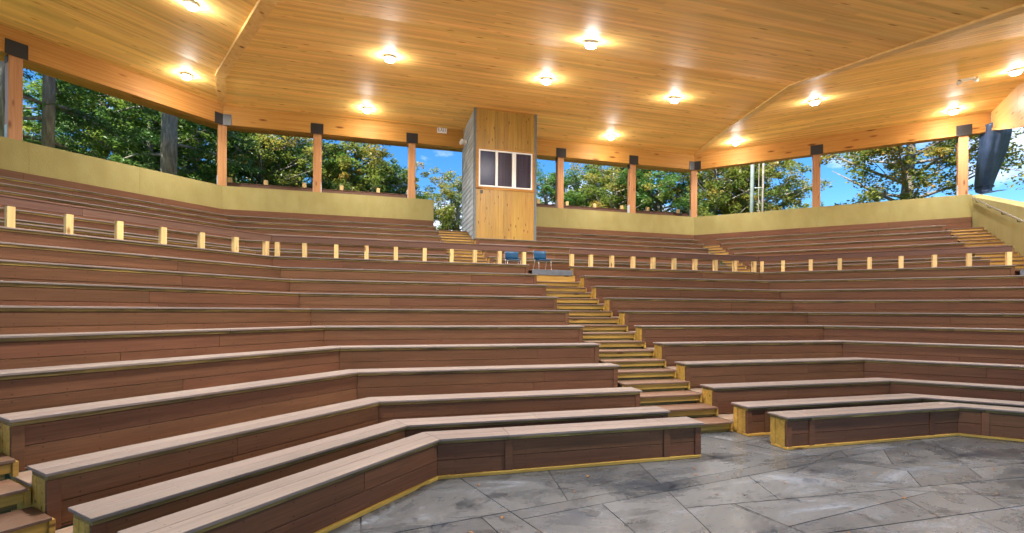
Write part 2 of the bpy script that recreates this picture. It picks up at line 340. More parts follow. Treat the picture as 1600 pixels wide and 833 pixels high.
def split(poly, p, n):
    A, B = [], []
    for i in range(len(poly)):
        a, b = poly[i], poly[(i + 1) % len(poly)]
        da = (a[0] - p[0]) * n[0] + (a[1] - p[1]) * n[1]; db = (b[0] - p[0]) * n[0] + (b[1] - p[1]) * n[1]
        if da >= 0: A.append(a)
        if da <= 0: B.append(a)
        if da * db < 0:
            t = da / (da - db); q = (a[0] + (b[0] - a[0]) * t, a[1] + (b[1] - a[1]) * t); A.append(q); B.append(q)
    return [q for q in (A, B) if len(q) > 2 and area(q) > .01]
def area(q): return abs(sum(q[i][0] * q[(i + 1) % len(q)][1] - q[(i + 1) % len(q)][0] * q[i][1] for i in range(len(q)))) / 2
def clip_len(poly, p, q):
    t0, t1 = 0.0, 1.0; s = sum(poly[i][0] * poly[(i + 1) % len(poly)][1] - poly[(i + 1) % len(poly)][0] * poly[i][1] for i in range(len(poly)))
    sg = 1 if s > 0 else -1
    for i in range(len(poly)):
        a, b = poly[i], poly[(i + 1) % len(poly)]; nx, ny = -(b[1] - a[1]) * sg, (b[0] - a[0]) * sg
        d0 = (p[0] - a[0]) * nx + (p[1] - a[1]) * ny; d1 = (q[0] - a[0]) * nx + (q[1] - a[1]) * ny
        if d0 < 0 and d1 < 0: return 0
        if d0 * d1 < 0:
            t = d0 / (d0 - d1)
            if d0 < 0: t0 = max(t0, t)
            else: t1 = min(t1, t)
    return max(0, t1 - t0)
def stage_floor():
    # stage apron in front of the seats; goes on under the two floor-level rows
    ro = 11.3; c = ro * T8
    poly = [(-ro * .924 + .3, 3.2), (-7.9, ro * .707 * 1.0 + .25), (-c, ro), (c, ro), (7.9, ro * .707 + .25), (ro * .924 - .3, 3.2), (9.0, -6), (-9.0, -6)]
    base = bpy.data.meshes.new('stage_floor'); base.from_pydata([(x, y, -.014) for x, y in poly], [], [tuple(range(len(poly)))[::-1]])
    base.flip_normals() if base.polygons[0].normal.z < 0 else None
    fl = link('stage_floor', base, 'grade'); tag(fl, kind='structure')
    polys = [poly]
    for x0, y0, x1, y1 in JOINTS:
        dx, dy = x1 - x0, y1 - y0; L = math.hypot(dx, dy); n = (-dy / L, dx / L); out = []
        for q in polys:
            if clip_len(q, (x0, y0), (x1, y1)) * L > .28 * L and clip_len(q, (x0, y0), (x1, y1)) * L > .22: out += split(q, (x0, y0), n)
            else: out.append(q)
        polys = out
    rng = random.Random(11); done = []
    while polys:
        q = polys.pop()
        if area(q) < 2.6: done.append(q); continue
        cx = sum(p[0] for p in q) / len(q); cy = sum(p[1] for p in q) / len(q)
        e = max(range(len(q)), key=lambda i: math.dist(q[i], q[(i + 1) % len(q)])); a, b = q[e], q[(e + 1) % len(q)]
        an = math.atan2(b[1] - a[1], b[0] - a[0]) + rng.uniform(-.35, .35)
        r = split(q, (cx + rng.uniform(-.2, .2), cy + rng.uniform(-.2, .2)), (math.cos(an), math.sin(an)))
        if len(r) < 2: done.append(q)
        else: polys += r
    for q in done:
        s = sum(q[i][0] * q[(i + 1) % len(q)][1] - q[(i + 1) % len(q)][0] * q[i][1] for i in range(len(q)))
        if s < 0: q = q[::-1]
        cx = sum(p[0] for p in q) / len(q); cy = sum(p[1] for p in q) / len(q); n = len(q)
        g = .0055; ins = []
        for i in range(n):
            a, b, c = Vector(q[i - 1]), Vector(q[i]), Vector(q[(i + 1) % n])
            d1 = (b - a); d2 = (c - b)
            if d1.length < 1e-6 or d2.length < 1e-6: ins.append(b); continue
            d1.normalize(); d2.normalize(); n1 = Vector((-d1.y, d1.x)); n2 = Vector((-d2.y, d2.x)); m = (n1 + n2)
            ins.append(b + m * (g / max(.4, m.dot(n1) if m.length else 1)) if m.length > .1 else b + n1 * g)
        dz = rng.uniform(-.0012, .0012)
        vs_ = [(p.x - cx, p.y - cy, -.016) for p in ins] + [(p.x - cx, p.y - cy, dz) for p in ins]
        fs = [tuple(range(n, 2 * n))] + [(i, (i + 1) % n, n + (i + 1) % n, n + i) for i in range(n)]
        me = bpy.data.meshes.new('paving_slab'); me.from_pydata(vs_, [], fs); me.update()
        link('paving_slab', me, 'slab', fl, Matrix.Translation((cx, cy, 0)))
stage_floor()

# ------------------------------------------------------------------ benches
def bench(row, k_runs, label, group, idx, upper=False, nxt=None, back=False, battens=()):
    r, z, zf = row; rng = random.Random(idx * 7 + 5)
    k0, A0, A1 = k_runs[0]
    root = empty('bench', W(k0, r, end(A0, k0, r, r)[0], zf), ROT[k0], label, 'bench', group)
    for (k, A0, A1) in k_runs:
        e0 = end(A0, k, r, r)[0]; e1 = end(A1, k, r, r)[0]
        cuts = lambda lo=2.6, hi=4.9: [e0 + c for c in runs_of(rng, e1 - e0, lo, hi)]
        bc = [a for kk, a in battens if kk == k]
        cs = bc or cuts()
        boards(root, 'seat_plank', k, r, r + .182, A0, A1, z - .026, z, 'seat', cs)
        boards(root, 'seat_plank', k, r + .187, r + .37, A0, A1, z - .026 + .0005, z + .0005, 'seat', bc or cuts())
        boards(root, 'seat_frame', k, r + .036, r + .335, A0, A1, z - .067, z - .0265, 'frame', cs, trim=.02)
        top = z - .069; c = 0; low = zf + (.042 if zf == 0 else 0.0)
        while top > low + .012 and c < 3:
            b = max(low, top - .180)
            boards(root, 'riser_board', k, r + .050 + .001 * (c % 2), r + .074, A0, A1, b, top - .004, 'riser', bc or (cuts(2.2, 4.6) if rng.random() < .8 else []), trim=.022)
            top -= .182; c += 1
        if zf == 0:
            boards(root, 'sill_board', k, r + .022, r + .32, A0, A1, .004, .040, 'pine', cuts(), trim=.02)
        for a in bc:
            piece(root, 'joint_batten', k, r + .032, r + .049, a - .045, a + .045, .043, z - .068, 'riser')
        # framing behind the riser (closes the box)
        boards(root, 'back_board', k, r + .30, r + .325, A0, A1, zf - .02 if zf else .041, z - .0685, 'frame', [], trim=.024)
        for side, A in ((0, A0), (1, A1)):
            if isinstance(A, str): continue
            s = 1 if side == 0 else -1
            lo_, hi_ = (A + .018, A + .055) if s > 0 else (A - .055, A - .018)
            zb = .041 if zf == 0 else zf
            piece(root, 'end_post', k, r + .076, r + .15, lo_, hi_, zb, z - .0675, 'pine')
            piece(root, 'end_post', k, r + .154, r + .244, lo_ + s * .004, hi_ + s * .004, zb, z - .0675, 'pine')
            piece(root, 'end_post', k, r + .248, r + .333, lo_, hi_, zb, z - .0675, 'pine')
            t0, t1 = (A + .019, A + .105) if s > 0 else (A - .105, A - .019)
            piece(root, 'corner_trim', k, r + .033, r + .0495, t0, t1, zb + .002, z - .0685, 'riser')
        if nxt is not None:
            rn, zn = nxt
            for side, A in ((0, A0), (1, A1)):
                if isinstance(A, str): continue
                lo_, hi_ = (A + .02, A + .045) if side == 0 else (A - .045, A - .02)
                piece(root, 'end_panel', k, r + .248, rn + .03, lo_, hi_, zf - .02, zn - .0265, 'pine')
            for j in range(3):
                w = (rn + .03 - (r + .33)) / 3
                boards(root, 'deck_board', k, r + .33 + j * w + .003, r + .33 + (j + 1) * w, A0, A1, zn - .026, zn - .0005 * j, 'deck', [], trim=.012)
        if back:
            boards(root, 'deck_board', k, r + .376, RW - .05, A0, A1, z - .17, z - .143, 'deck', [], trim=.012)
            b0 = A0; b1 = A1
            if k == 'R' and not isinstance(A1, str): b1 = -.13
            if k == 'R': b0 = 'L'
            if k == 'C' and A1 == CR_END: b1 = 'R'
            boards(root, 'back_board', k, RW - .045, RW - .012, b0, b1, z - .12, z + .22, 'riser', cuts(), bevel=.004)
            boards(root, 'back_board', k, RW - .045, RW - .012, b0, b1, z + .224, z + .44, 'riser', cuts(), bevel=.004)
    return root
LA, CL, CR, RA = 1.16, -.60, .73, -1.17           # lower block ends along L, C (left/right of the aisle) and R
CR_END = None
for i, row in enumerate(ROWS):
    nx = (ROWS[i + 1][0], ROWS[i + 1][2]) if 1 <= i < len(ROWS) - 1 else None
    n = ordinal(i + 1)
    btl = [('C', -3.2), ('C', -1.12)] if i == 0 else ([('C', -2.6)] if i == 1 else [])
    btr = [('C', 1.18), ('C', 3.46), ('R', -3.71)] if i == 0 else ([('C', 1.12), ('R', -3.4)] if i == 1 else [])
    bench(row, [('L', LA, 'R'), ('C', 'L', CL)], 'brown bench of the left lower block, %s row up from the stage floor' % n, 'brown benches of the lower tiers', i + 1, nxt=nx, battens=btl)
    bench(row, [('C', CR, 'R'), ('R', 'L', RA)], 'brown bench right of the central steps, %s row up from the stage floor' % n, 'brown benches of the lower tiers', i + 31, nxt=nx, battens=btr)
for i, row in enumerate(UP):
    nx = (UP[i + 1][0], UP[i + 1][2]) if i < len(UP) - 1 else None
    n = ordinal(i + 1); last = i == len(UP) - 1; r = row[0]
    bench(row, [('L', LA, 'R'), ('C', 'L', -2.42)], 'brown upper bench on the left below the yellow wall, %s row behind the rail' % n, 'brown benches of the upper tiers', i + 61, True, nx, last)
    CR_END = T8 * r - .12
    bench(row, [('C', -1.15 if r < 22.4 else 1.44, CR_END)], 'brown upper bench %s, %s row behind the rail' % ('in front of and right of the booth' if r < 22.4 else 'starting at the right wall of the booth', n), 'brown benches of the upper tiers', i + 81, True, nx, last)
    bench(row, [('R', -T8 * r + .62, RA)], 'brown upper bench on the right ending at the wall steps, %s row behind the rail' % n, 'brown benches of the upper tiers', i + 101, True, nx, last)

# ------------------------------------------------------------------ cross aisle walkway
def walkway():
    for k, A0, A1, nm in (('L', -.1, 'R', 'walkway'), ('C', 'L', 'R', 'walkway'), ('R', 'L', -.12, 'walkway')):
        o = empty(nm, W(k, 17.66, 0, 3.0), ROT[k], kind='structure')
        r = 17.64
        while r < 19.1:
            boards(o, 'deck_board', k, r, r + .138, A0, A1, 3.007, 3.033, 'deck', [], trim=0)
            r += .142
        boards(o, 'fascia_board', k, 17.60, 17.637, A0, A1, 2.78, 3.03, 'riser', [], trim=0)
        if k == 'C':
            piece(o, 'deck_board', k, 17.14, 17.597, CL + .03, CR - .1, 3.007, 3.033, 'tread')
            piece(o, 'fascia_board', k, 17.10, 17.137, CL + .03, CR - .1, 2.88, 3.034, 'greyedge')
            piece(o, 'fascia_board', k, 17.12, 17.15, CL + .03, CR - .02, 2.62, 2.878, 'pine')
        if k == 'R':
            piece(o, 'deck_board', k, 17.14, 17.597, RA + .02, -.14, 3.007, 3.033, 'tread')
            piece(o, 'fascia_board', k, 17.10, 17.137, RA + .02, -.14, 2.88, 3.034, 'greyedge')
walkway()

# ------------------------------------------------------------------ stairs
def stairs(label, k, a0f, a1f, steps, wide=0.0, root_a=0):
    r, z = steps[0]
    root = empty('staircase', W(k, r, root_a, z - .158), ROT[k], label, 'stairs', 'stairs between the benches')
    for i, (r, z) in enumerate(steps):
        rn = steps[i + 1][0] if i + 1 < len(steps) else r + .38
        a0 = a0f(r); a1 = a1f(r) + (wide if i % 2 else 0)
        dpt = rn - r + .02; h = .5 * dpt
        piece(root, 'step_tread', k, r, r + h - .002, a0, a1, z - .026, z, 'tread')
        piece(root, 'step_tread', k, r + h + .002, r + dpt, a0, a1, z - .026, z - .0006, 'tread')
        piece(root, 'step_riser', k, r + .045, r + .075, a0 + .01, a1 - .012, z - .118, z - .0265, 'pine')
        piece(root, 'step_riser', k, r + .078, r + .098, a0 + .01, a1 - .04, z - .168, z - .0265, 'frame')
        piece(root, 'step_block', k, r + .024, r + .11, a1 - .0115, a1 + .026, z - .15, z - .027, 'pine')
    return root
low = [(10.70 + .3785 * i, .166 + .1572 * i) for i in range(17)]
stairs('central steps of yellow timber and brown treads climbing from stage floor', 'C', lambda r: CL + .02, lambda r: .70, low, .03)
stairs('steps at the far left end of the lower benches', 'L', lambda r: -.1, lambda r: LA - .02, low, .03, .5)
stairs('steps between lower right benches and sloping yellow end wall', 'R', lambda r: RA + .02, lambda r: -.14, low, 0, -.6)
upst = [(19.05 + .4 * i, 3.19 + .158 * i) for i in range(13)]
stairs('upper steps left of the booth leading to the exit', 'C', lambda r: -2.40, lambda r: -1.19, upst, 0, -1.8)
stairs('upper steps climbing beside the yellow end wall at far right', 'R', lambda r: RA + .02, lambda r: -.14, upst, 0, -.6)
stairs('narrow upper steps in the corner between the centre and right benches', 'R', lambda r: -T8 * r + .02, lambda r: -T8 * r + .60, upst[:12], 0, -8)

# ------------------------------------------------------------------ railing in front of the walkway
def railing(label, runs, posts):
    k0, A0, A1 = runs[0]; r = 17.40
    root = empty('railing', W(k0, r, end(A0, k0, r, r)[0], 3.177), ROT[k0], label, 'railing', 'timber railings in front of the walkway')
    rng = random.Random(len(posts))
    for k, A0, A1 in runs:
        e0 = end(A0, k, r, r)[0]; e1 = end(A1, k, r, r)[0]
        boards(root, 'rail_board', k, r, r + .026, A0, A1, 3.535, 3.675, 'rail', [e0 + c for c in runs_of(rng, e1 - e0, 3, 4.8)])
        boards(root, 'rail_cap', k, r - .012, r + .115, A0, A1, 3.676, 3.70, 'rail', [e0 + c for c in runs_of(rng, e1 - e0, 3, 4.8)])
    for k, a in posts:
        piece(root, 'post', k, r + .028, r + .115, a - .05, a + .05, 3.19, 3.675, 'post')
        piece(root, 'post_face', k, r - .006, r + .0265, a - .05, a + .05, 3.178, 3.534, 'post')
railing('brown rail on pale stub posts along the left lower block', [('L', LA, 'R'), ('C', 'L', CL - .03)],
        [('L', 2.58 - .747 * 1), ('L', 2.58)] + [('L', 2.58 + .75 * i) for i in range(1, 6)] + [('L', 7.09)] + [('C', a) for a in (-7.09, -6.46, -5.71, -4.97, -4.23, -3.48, -2.76, -2.12, -1.42, -.71)])
railing('brown rail on pale stub posts right of the central steps', [('C', CR - .06, 'R'), ('R', 'L', RA - .04)],
        [('C', a) for a in (.74, 1.34, 2.02, 2.72, 3.40, 4.13, 4.88, 5.62, 6.35, 7.09)] + [('R', a) for a in (-7.1, -6.5, -5.75, -5.0, -4.27, -3.53, -2.79, -2.06, -1.27)])

# ------------------------------------------------------------------ parapet walls
def parapet(label, runs):
    k0, A0, A1 = runs[0]
    root = empty('parapet_wall', W(k0, RW, end(A0, k0, RW, RW)[0], 4.4), ROT[k0], label, 'wall')
    for k, A0, A1 in runs:
        e0 = end(A0, k, RW, RW)[0]; e1 = end(A1, k, RW, RW)[0]; n = max(1, round((e1 - e0) / 2.44))
        boards(root, 'wall_panel', k, RW, RW + .40, A0, A1, 4.4, ZW, 'stucco', [e0 + (e1 - e0) * i / n for i in range(1, n)], gap=.0012, bevel=.002)
        
    return root
parapet('long yellow stucco parapet wall on the left, ending at the exit gap', [('L', -.5, 'R'), ('C', 'L', -2.41)])
pw = parapet('yellow stucco parapet wall from the booth round to the right end', [('C', 1.40, 'R'), ('R', 'L', -.12)])
def end_wall():
    root = empty('end_wall', W('R', 17, -.1, 0), ROT['R'], 'sloping yellow stucco end wall with a steel handrail at far right', 'wall')
    top = lambda r: 6.60 - .272 * (RW + .40 - r)
    rs = [RW + .40, 22.6, 19.6, 16.6, 13.6, 10.4]
    for r1, r0 in zip(rs, rs[1:]):
        g = .0015
        vs_ = []
        for zt in (0, 1):
            for r, a in ((r0 + g, 0), (r0 + g, .34), (r1 - g, .34), (r1 - g, 0)):
                vs_.append((a, r, (top(r) - (0.0 if a == 0 else -.03)) if zt else -.1))
        w = Matrix.Rotation(ROT['R'], 4, 'Z') @ Matrix.Translation((-.115, 0, 0))
        link('wall_panel', hexa(vs_, .006), 'stucco', root, w)
    # handrail
    hr = empty('handrail', W('R', 17, -.17, 4), ROT['R'], 'steel handrail sloping down the yellow end wall', 'handrail')
    bm = bmesh.new()
    p0 = W('R', 25.0, -.19, 6.40); p1 = W('R', 12.0, -.19, 6.40 - .352 * 13)
    tube(bm, [p0, p1], [.028, .028], 10)
    me = bpy.data.meshes.new('rail_tube'); bm.to_mesh(me); bm.free(); link('rail_tube', me, 'steel', hr, Matrix.Identity(4))
    for i in range(9):
        r = 24.5 - i * 1.3; z = 6.40 - .352 * (25 - r)
        bm = bmesh.new(); tube(bm, [W('R', r, -.19, z - .02), W('R', r, -.19, z - .09), W('R', r, -.125, z - .11)], [.012] * 3, 6)
        me = bpy.data.meshes.new('bracket'); bm.to_mesh(me); bm.free(); link('bracket', me, 'black', hr, Matrix.Identity(4))
def tube(bm, pts, rad, n=8, cap=True):
    pts = [Vector(p) for p in pts]; rings = []
    for i, p in enumerate(pts):
        d = (pts[min(i + 1, len(pts) - 1)] - pts[max(i - 1, 0)]).normalized()
        u = d.orthogonal().normalized() if i == 0 else (u - d * u.dot(d)).normalized()
        v = d.cross(u); rings.append([bm.verts.new(p + (u * math.cos(2 * math.pi * j / n) + v * math.sin(2 * math.pi * j / n)) * rad[i]) for j in range(n)])
    for a, b in zip(rings, rings[1:]):
        for j in range(n):
            f = bm.faces.new((a[j], a[(j + 1) % n], b[(j + 1) % n], b[j])); f.smooth = True
    if cap:
        bm.faces.new(rings[0][::-1]); bm.faces.new(rings[-1])
end_wall()

# outer railing behind the parapet
def outer_rail(label, runs, posts):
    r = 26.45; k0, A0, A1 = runs[0]
    root = empty('outer_railing', W(k0, r, end(A0, k0, r, r)[0], 4.7), ROT[k0], label, 'railing', 'outer railings behind the parapet')
    for k, A0, A1 in runs:
        boards(root, 'rail_board', k, r, r + .03, A0, A1, 6.70, 6.98, 'rail', [])
        boards(root, 'rail_cap', k, r - .02, r + .15, A0, A1, 6.981, 7.01, 'rail', [])
    for k, a in posts: piece(root, 'post', k, r + .031, r + .16, a - .075, a + .075, 4.5, 7.22, 'post')
outer_rail('brown outer railing with pale posts behind the left parapet', [('C', 'L', -3.3)], [('C', a) for a in (-10.55, -9.2, -7.72, -6.22, -4.7, -3.4)])
outer_rail('brown outer railing with pale posts behind the right centre parapet', [('C', 2.4, 'R')], [('C', a) for a in (2.7, 4.18, 5.64, 7.15, 8.6, 10.4)])

# ------------------------------------------------------------------ roof: glulam eave beams, ceiling boards, hip trim
def hend(v, k, r0, r1):
    if not isinstance(v, str): return (v, v)
    s = 1 if v == 'R' else -1; q = 1 if k == 'C' else -1
    return (s * (T8 * r0 + q * hoff(r0)), s * (T8 * r1 + q * hoff(r1)))
def roof():
    root = empty('roof', (0, 25.3, 9.0), 0, 'octagonal timber canopy roof with varnished pine board ceiling and glulam beams', 'roof')
    secs = {'L': (-7.0, 'R'), 'C': ('L', 'R'), 'R': ('L', .42)}  # left run extended out of view to block the sun
    for k, (A0, A1) in secs.items():
        boards(root, 'eave_beam', k, 25.30, 25.62, A0, A1, ZB, ZC + .3, 'beam', [], bevel=.008)
        # added sun-blocking overhang and roof deck
        for fi, ((ra, za), (rb, zb)) in enumerate(zip(PROF, PROF[1:])):
            rng = random.Random(ord(k) + fi * 10)
            vs_, fs, at = [], [], []
            d = Vector((0, rb - ra, zb - za)); L = d.length; d.normalize(); up = Vector((0, -d.z, d.y)); up = -up if up.z < 0 else up
            n = int(L / .138); wv = L / n
            for j in range(n):
                s0, s1 = j * wv + .0012, (j + 1) * wv - .0012
                r0 = ra + d.y * s0; r1 = ra + d.y * s1; z0 = za + d.z * s0; z1 = za + d.z * s1
                lo0 = hend(A0, k, r0, r1); hi0 = hend(A1, k, r0, r1)
                L0, L1 = max(lo0), min(hi0); cuts = []; p = L0 + rng.uniform(.4, 4.2)
                while p < L1 - .5: cuts.append(p); p += rng.uniform(2.4, 4.9)
                xs = [lo0] + [(c, c) for c in cuts] + [hi0]
                for i in range(len(xs) - 1):
                    (xa, xa2), (xb, xb2) = xs[i], xs[i + 1]
                    if i > 0: xa += .0008; xa2 += .0008
                    if i < len(xs) - 2: xb -= .0008; xb2 -= .0008
                    dz = rng.uniform(-.0008, .0008); b = len(vs_); th = up * .02
                    bot = [Vector((xa, r0, z0 + dz)), Vector((xb, r0, z0 + dz)), Vector((xb2, r1, z1 + dz)), Vector((xa2, r1, z1 + dz))]
                    vs_ += [tuple(q) for q in bot] + [tuple(q + th) for q in bot]
                    fs += [tuple(b + q for q in f) for f in FACES]; at += [rng.random()] * 6
            me = bpy.data.meshes.new('ceiling_boards'); me.from_pydata(vs_, [], fs); me.update()
            a = me.attributes.new('rnd', 'FLOAT', 'FACE'); a.data.foreach_set('value', at)
            o = link('ceiling_boards', me, 'ceiling', root, Matrix.Rotation(ROT[k], 4, 'Z')); tag(o, kind='stuff')
            # roof deck above
            q = (hend(A0, k, ra, rb), hend(A1, k, ra, rb))
            vs_ = [(q[0][0], ra, za + .03), (q[1][0], ra, za + .03), (q[1][1], rb, zb + .03), (q[0][1], rb, zb + .03)]
            vs_ += [(x, y, z + .25) for x, y, z in vs_]
            link('roof_deck', hexa(vs_, 0), 'dark', root, Matrix.Rotation(ROT[k], 4, 'Z'))
        ro = 27.3  # unseen overhang added to keep sun off the upper rows
        vs_ = []
        for zz in (0, 1):
            for r, z in ((25.63, ZC - .02), (ro, ZC - .30)):
                e0 = end(A0, k, r, r)[0]; e1 = end(A1, k, r, r)[0]
                vs_ += [(e0, r, z + .22 * zz), (e1, r, z + .22 * zz)] if r < 26 else [(e1, r, z + .22 * zz), (e0, r, z + .22 * zz)]
        link('sun_block_overhang', hexa(vs_, 0), 'beam', root, Matrix.Rotation(ROT[k], 4, 'Z'))
    # hip trim boards: straight lengths on each pitch
    for side, sg in (('left', -1), ('right', 1)):
        def hp(r, z): return Vector((sg * (T8 * r + hoff(r)), r, z))
        for (ra, za), (rb, zb) in zip(PROF, PROF[1:]):
            p0, p1 = hp(ra, za - .012), hp(rb, zb - .012); d = (p1 - p0).normalized(); s = d.cross(Vector((0, 0, 1))).normalized() * .15; u = s.cross(d).normalized(); u = u if u.z > 0 else -u
            q = [p0 - s, p0 + s, p1 + s, p1 - s]; c = p0.copy()
            h = [tuple(v - u * .012 - c) for v in q] + [tuple(v + u * .09 - c) for v in q]
            ex = Matrix.Translation(c)
            me = hexa(h, .003); link('hip_trim', me, 'hip', root, ex)
    # gable end panel at the right end
    top = [(r, ceil(r) - .002) for r in (25.28, 22.75, 19, 15.8, 11)]
    bot = lambda r: 9.0 - .288 * (25.3 - r) if r > 20 else (9.0 - .288 * 5.3) - .2 * (20 - r)
    for (r1, z1), (r0, z0) in zip(top, top[1:]):
        for lo, hi, m, pr in ((lambda r, z: bot(r) + .105, lambda r, z: z, 'beam2', 0), (lambda r, z: bot(r), lambda r, z: bot(r) + .10, 'beam2', .02)):
            vs_ = []
            for f in (lo, hi):
                vs_ += [(.42 - pr, r0 + .001, f(r0, z0)), (.50, r0 + .001, f(r0, z0)), (.50, r1 - .001, f(r1, z1)), (.42 - pr, r1 - .001, f(r1, z1))]
            link('gable_panel', hexa(vs_, .002), m, root, Matrix.Rotation(ROT['R'], 4, 'Z'))
M['beam2'] = wood('gable_pine', (.55, .28, .075), (.68, .38, .12), (.76, .46, .17), .45, (16, .5, 16), .06, .06, knots=(4, 1.1, 4))
M['hip'] = wood('hip_trim_pine', (.62, .36, .10), (.76, .49, .17), (.86, .60, .25), .55, (7, 3, 7), .05, .06, knots=(2.5, 1.6, 2.5), spec=.1)
roof()

# ------------------------------------------------------------------ columns
def column(label, k, a, corner=False):
    r = 25.315; w = .30
    rot = ROT[k] if not corner else ROT[k] + (R_(22.5) if a < 0 else R_(-22.5))
    base = W(k, r + .15, a, ZW) if not corner else Vector((math.copysign(T8 * 25.44, a), 25.44, ZW))
    root = empty('column', base, rot, label, 'column', 'timber columns carrying the roof')
    mw = Matrix.Translation(base) @ Matrix.Rotation(rot, 4, 'Z')
    def bx(nm, x0, x1, y0, y1, z0, z1, m, bev=.006, par=None):
        return link(nm, box_mesh(x1 - x0, y1 - y0, z1 - z0, bev).copy(), m, par or root, mw @ Matrix.Translation((x0, y0, z0)))
    bx('post', -w / 2, w / 2, -.12, .15, .0, ZB - ZW, 'column')
    bx('post_shoe', -w / 2 - .012, w / 2 + .012, -.08, .12, .0, .42, 'galv', .003)
    if not corner:
        pl = bx('bracket_plate', -.24, .24, -.185, -.168, ZB - ZW - .02, ZB - ZW + .40, 'black', .002)
        bx('bracket_plate', -.165, -.151, -.1, .14, ZB - ZW - .2, ZB - ZW - .002, 'black', .002)
        for sx in (-.15, .15):
            for sz in (.09, .3): bx('bolt', sx - .014, sx + .014, -.195, -.186, ZB - ZW + sz, ZB - ZW + sz + .028, 'black', .003, pl)
    else:
        for s in (-1, 1):
            m2 = mw @ Matrix.Translation((0, -.148, ZB - ZW - .02)) @ Matrix.Rotation(s * R_(22.5), 4, 'Z')
            x0 = 0.004 if s < 0 else -.304
            link('bracket_plate', box_mesh(.30, .016, .42, .002).copy(), 'black', root, m2 @ Matrix.Translation((x0, -.022, 0)))
column('timber column at the far left above the yellow wall', 'L', 4.72)
column('corner timber column with folded black bracket where left wall turns', 'C', -10.5, True)
column('second timber column left of the booth, between two leafy openings', 'C', -7.09)
column('timber column immediately left of the exit opening', 'C', -3.33)
column('timber column immediately right of the booth', 'C', 3.40)
column('timber column midway between the booth and the right corner', 'C', 7.11)
column('corner timber column with folded black bracket right of the booth', 'C', 10.5, True)
column('timber column at the middle of the right wall', 'R', -5.31)
column('timber column at the top of the sloping end wall', 'R', -.36)

